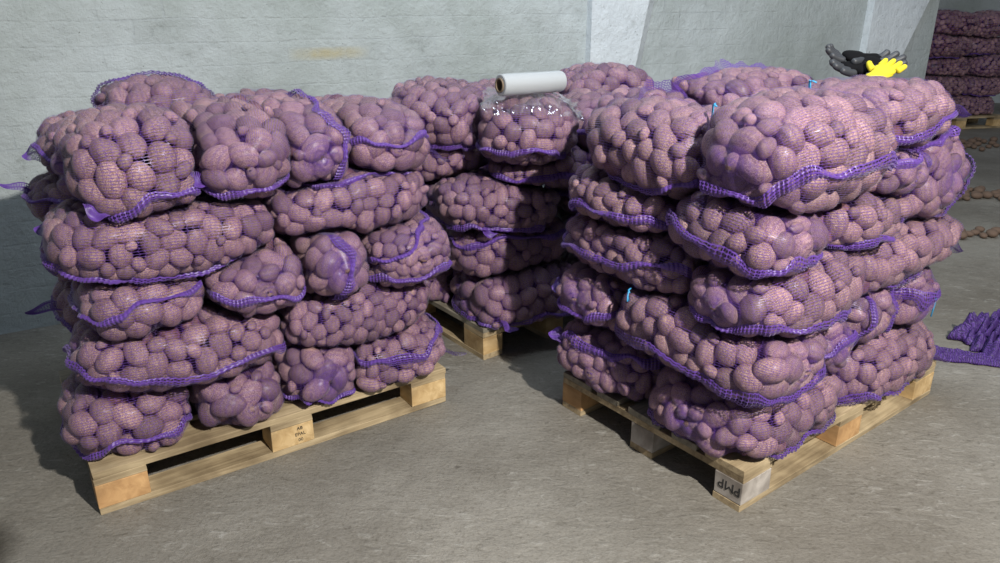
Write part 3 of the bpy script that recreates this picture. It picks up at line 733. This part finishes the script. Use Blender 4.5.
# ------------------------------------------------------------------ gloves on the right stack
def glove(name, label, loc, rot, mat_palm, mat_knit, curl=.4, group=None, sc=1.0, mirror=1):
    root = empty(name, loc); root.rotation_euler = rot; tag(root, label, 'glove', group)
    def skin(nm, chains, mat):
        me = bpy.data.meshes.new(nm); V, E, Rr = [], [], []
        for ch, att in chains:
            for k, (p, r) in enumerate(ch):
                V.append((p[0] * sc * mirror, p[1] * sc, p[2] * sc)); Rr.append((r[0] * sc, r[1] * sc))
                if k: E.append((len(V) - 2, len(V) - 1))
                elif att is not None: E.append((att, len(V) - 1))
        me.from_pydata(V, E, []); me.materials.append(mat); o = link(nm, me, root)
        md = o.modifiers.new('skin', 'SKIN'); md.use_smooth_shade = True
        for i, r in enumerate(Rr): me.skin_vertices[0].data[i].radius = r
        me.skin_vertices[0].data[0].use_root = True
        s = o.modifiers.new('sub', 'SUBSURF'); s.levels = 2; s.render_levels = 2
        return o
    # the knitted back, palm and cuff, wrist at the origin, fingers toward +y
    skin('cuff', [([((0, -.055, .002), (.042, .015)), ((0, -.03, 0), (.034, .014)), ((0, 0, -.002), (.036, .016)), ((0, .03, -.002), (.045, .018)), ((0, .052, -.002), (.045, .018))], None)], mat_knit)
    skin('palm', [([((0, -.005, .004), (.034, .014)), ((0, .035, .005), (.046, .018)), ((0, .075, .002), (.046, .017))], None)], mat_knit)
    for k, (x, l, a) in enumerate(((-.034, .062, -.12), (-.012, .075, -.03), (.012, .071, .05), (.034, .056, .16))):
        c = curl * (.7 + .25 * k); pts = []; p = Vector((x, .075, -.002)); ang = 0
        for j in range(5):
            r = .0140 - .0009 * j; pts.append((tuple(p), (r, r))); ang += c * .45
            p = p + Vector((math.sin(a) * math.cos(ang), math.cos(a) * math.cos(ang), math.sin(ang) * .9)) * l / 4
        skin('finger', [(pts, None)], mat_palm)
    pts = []; p = Vector((-.036, .02, 0)); ang = .9
    for j in range(5):
        r = .0155 - .001 * j; pts.append((tuple(p), (r, r))); p = p + Vector((-math.sin(ang), math.cos(ang), .25 * curl)) * .0165; ang -= .12
    skin('thumb', [(pts, None)], mat_palm)
    return root
M_LATEX = simple('grey_latex', (.035, .038, .044), .5); M_KNIT = simple('black_knit', (.004, .004, .005), .95, Specular_IOR_Level=.15)
M_YEL = simple('yellow_knit', (.62, .52, .02), .85); M_BLK = simple('black_dots', (.03, .03, .02), .5)
gp = 'work gloves on the right stack'
R_ = math.radians
def top_z(x, y):
    h = bvh.ray_cast(Vector((x, y, 2.5)), Vector((0, 0, -1)), 3); return h[0].z if h[0] else 1.1
gs, gt = .93, .30
def gpt(ds, dt, dz, lo=-1):
    p = wpt('R', gs + ds, gt + dt, 0); q = wpt('R', gs, gt, 0); return (float(p[0]), float(p[1]), max(lo, top_z(float(q[0]), float(q[1]))) + dz)
TH = math.degrees(tR)
glove('work_glove', 'bright yellow work glove under the dark ones on the right stack', gpt(-.07, -.058, .034), (R_(16), R_(14), R_(TH - 84)), M_YEL, M_YEL, .1, gp, .85)
glove('work_glove', 'black and grey work glove lying lowest at the left of the glove heap', gpt(.03, .02, .034), (R_(4), R_(-12), R_(TH + 62)), M_LATEX, M_KNIT, .25, gp, 1.12)
glove('work_glove', 'black and grey work glove at the right of the heap, fingers pointing right', gpt(-.01, .05, .052), (R_(6), R_(14), R_(TH - 118)), M_LATEX, M_KNIT, .3, gp, 1.12, -1)
glove('work_glove', 'grey-fingered work glove topmost on the heap, fingers curling up at the left', gpt(.06, .07, .074), (R_(2), R_(-12), R_(TH + 50)), M_LATEX, M_KNIT, .5, gp, 1.05)

# ------------------------------------------------------------------ floor litter at the right
rng = np.random.default_rng(77)
M_SOILP = simple('earthy_potato', (.13, .085, .06), .85)
def scatter_potatoes(n, cx, cy, sx, sy, label, group, d0=.03):
    pts = []
    tries = 0
    while len(pts) < n and tries < 4000:
        tries += 1
        x, y = cx + rng.uniform(-sx, sx), cy + rng.uniform(-sy, sy); r = d0 * rng.uniform(.75, 1.3)
        if all(math.hypot(x - a, y - b) > (r + c) * 1.15 for a, b, c in pts): pts.append((x, y, r))
    for x, y, r in pts:
        o = link('loose_potato', LOOSE[int(rng.integers(4))]); o.location = (x, y, r * .78); o.scale = (r * 1.25, r, r * .8); o.rotation_euler = (0, 0, rng.uniform(0, 6.28)); tag(o, label, 'potato', group)
LOOSE = [raw_mesh('loose_potato', ICO2[0] * (1 + fib_noise(ICO2[0], 40 + k))[:, None], ICO2[1], M_SOILP) for k in range(4)]
scatter_potatoes(60, 5.0, 7.9, .85, .32, 'earthy loose potato in the row on the floor nearest the far stack', 'loose potatoes nearest the far stack')
scatter_potatoes(42, 3.75, 5.75, .55, .16, 'earthy loose potato in the middle row on the floor beside the right stack', 'loose potatoes in the middle row')
scatter_potatoes(14, 2.98, 4.72, .28, .10, 'earthy loose potato in the small patch on the floor closest to the right stack', 'loose potatoes in the closest patch')

def crumple(name, label, loc, rz, sx, sy, hz, seed, mat):
    n, m = 90, 70; u, v = np.meshgrid(np.linspace(-1, 1, n), np.linspace(-1, 1, m), indexing='ij'); r = np.random.default_rng(seed)
    edge = 1 + .05 * np.sin(14 * np.arctan2(v, u) + 2) + .12 * np.sin(3 * np.arctan2(v, u) + seed) + .05 * np.sin(9 * np.arctan2(v, u))
    z = np.zeros_like(u)
    for k in range(9):
        a, b, c = r.normal() * 4.5, r.normal() * 4.5, r.uniform(0, 6.28); z += (1 - np.abs(np.sin(a * u + b * v + c)) * 1.6) / (1 + .4 * k)
    rad = np.maximum(np.abs(u), np.abs(v)); fall = np.clip((1 - rad) * 3.5, 0, 1) ** .5
    z = .004 + (hz * .5 + z * hz * .22) * fall; z = np.maximum(z, .003)
    V = np.stack([u * sx * edge, v * sy * edge, z], -1).reshape(-1, 3); idx = np.arange(n * m).reshape(n, m)
    F = np.stack([idx[:-1, :-1], idx[1:, :-1], idx[1:, 1:], idx[:-1, 1:]], -1).reshape(-1, 4)
    o = link(name, raw_mesh(name, V, F, mat)); o.location = loc; o.rotation_euler = (0, 0, rz); tag(o, label, 'empty sack')
    md = o.modifiers.new('thickness', 'SOLIDIFY'); md.thickness = .003; md.offset = 1
    return o
def sackcloth():
    m, nt, b = new_mat('folded_net'); tc = N(nt, 'TexCoord'); w = N(nt, 'TexWave', i_Scale=35., i_Distortion=14., i_Detail=3.); nt.links.new(tc.outputs['Object'], w.inputs[0])
    c = ramp(nt, w.outputs['Fac'], [(.2, (.03, .012, .085)), (.8, (.075, .028, .20))]); nt.links.new(c, b.inputs['Base Color']); b.inputs['Roughness'].default_value = .6
    bump(nt, b, w.outputs['Fac'], .6, .004); return m
M_CLOTH = sackcloth()
crumple('empty_net_sack', 'folded heap of empty violet net sacks on the floor right of the right stack', (2.36, 3.16, 0), .5, .33, .14, .13, 3, M_CLOTH)
crumple('empty_net_sack', 'flat dark violet net sack end trailing on the floor toward the right pallet', (1.99, 2.93, 0), -.35, .16, .05, .03, 8, M_CLOTH)

# ------------------------------------------------------------------ camera and light
cam = bpy.data.cameras.new('camera'); co = bpy.data.objects.new('camera', cam); COL.objects.link(co); scene.camera = co
cam.sensor_width = 36; cam.lens = CAM_F / 1000 * 36; cam.clip_start = .05
co.matrix_world = Matrix.Translation((0, 0, CAM_H)) @ (Matrix.Rotation(math.pi / 2 - CAM_PITCH, 4, 'X') @ Matrix.Rotation(-CAM_ROLL, 4, 'Z'))

def lamp(name, kind, loc, energy, col, size=.1, target=None, **kw):
    l = bpy.data.lights.new(name, kind); l.energy = energy; l.color = col
    if kind == 'AREA': l.size = size
    elif kind == 'SUN': l.angle = size
    else: l.shadow_soft_size = size
    for k, v in kw.items(): setattr(l, k, v)
    o = bpy.data.objects.new(name, l); COL.objects.link(o); o.location = loc
    if target: o.rotation_euler = (Vector(target) - Vector(loc)).to_track_quat('-Z', 'Y').to_euler()
    return o
lamp('work_lamp', 'POINT', (1.5, -.4, 3.1), 1120, (1., .955, .90), .05)
lamp('wall_fill', 'AREA', (.5, 2.7, 4.3), 105, (.78, .89, 1.), 1.6, (1.6, 5.2, 1.2))  # unseen cool fill, added overhead to brighten the back wall
w = bpy.data.worlds.new('hall_air'); scene.world = w; w.use_nodes = True
w.node_tree.nodes['Background'].inputs[0].default_value = (.72, .82, 1., 1); w.node_tree.nodes['Background'].inputs[1].default_value = .19
vs = scene.view_settings; vs.view_transform = 'Standard'; vs.look = 'None'; vs.exposure = 0; vs.gamma = 1; vs.use_curve_mapping = False
scene.cycles.transparent_max_bounces = 16; scene.cycles.max_bounces = 6
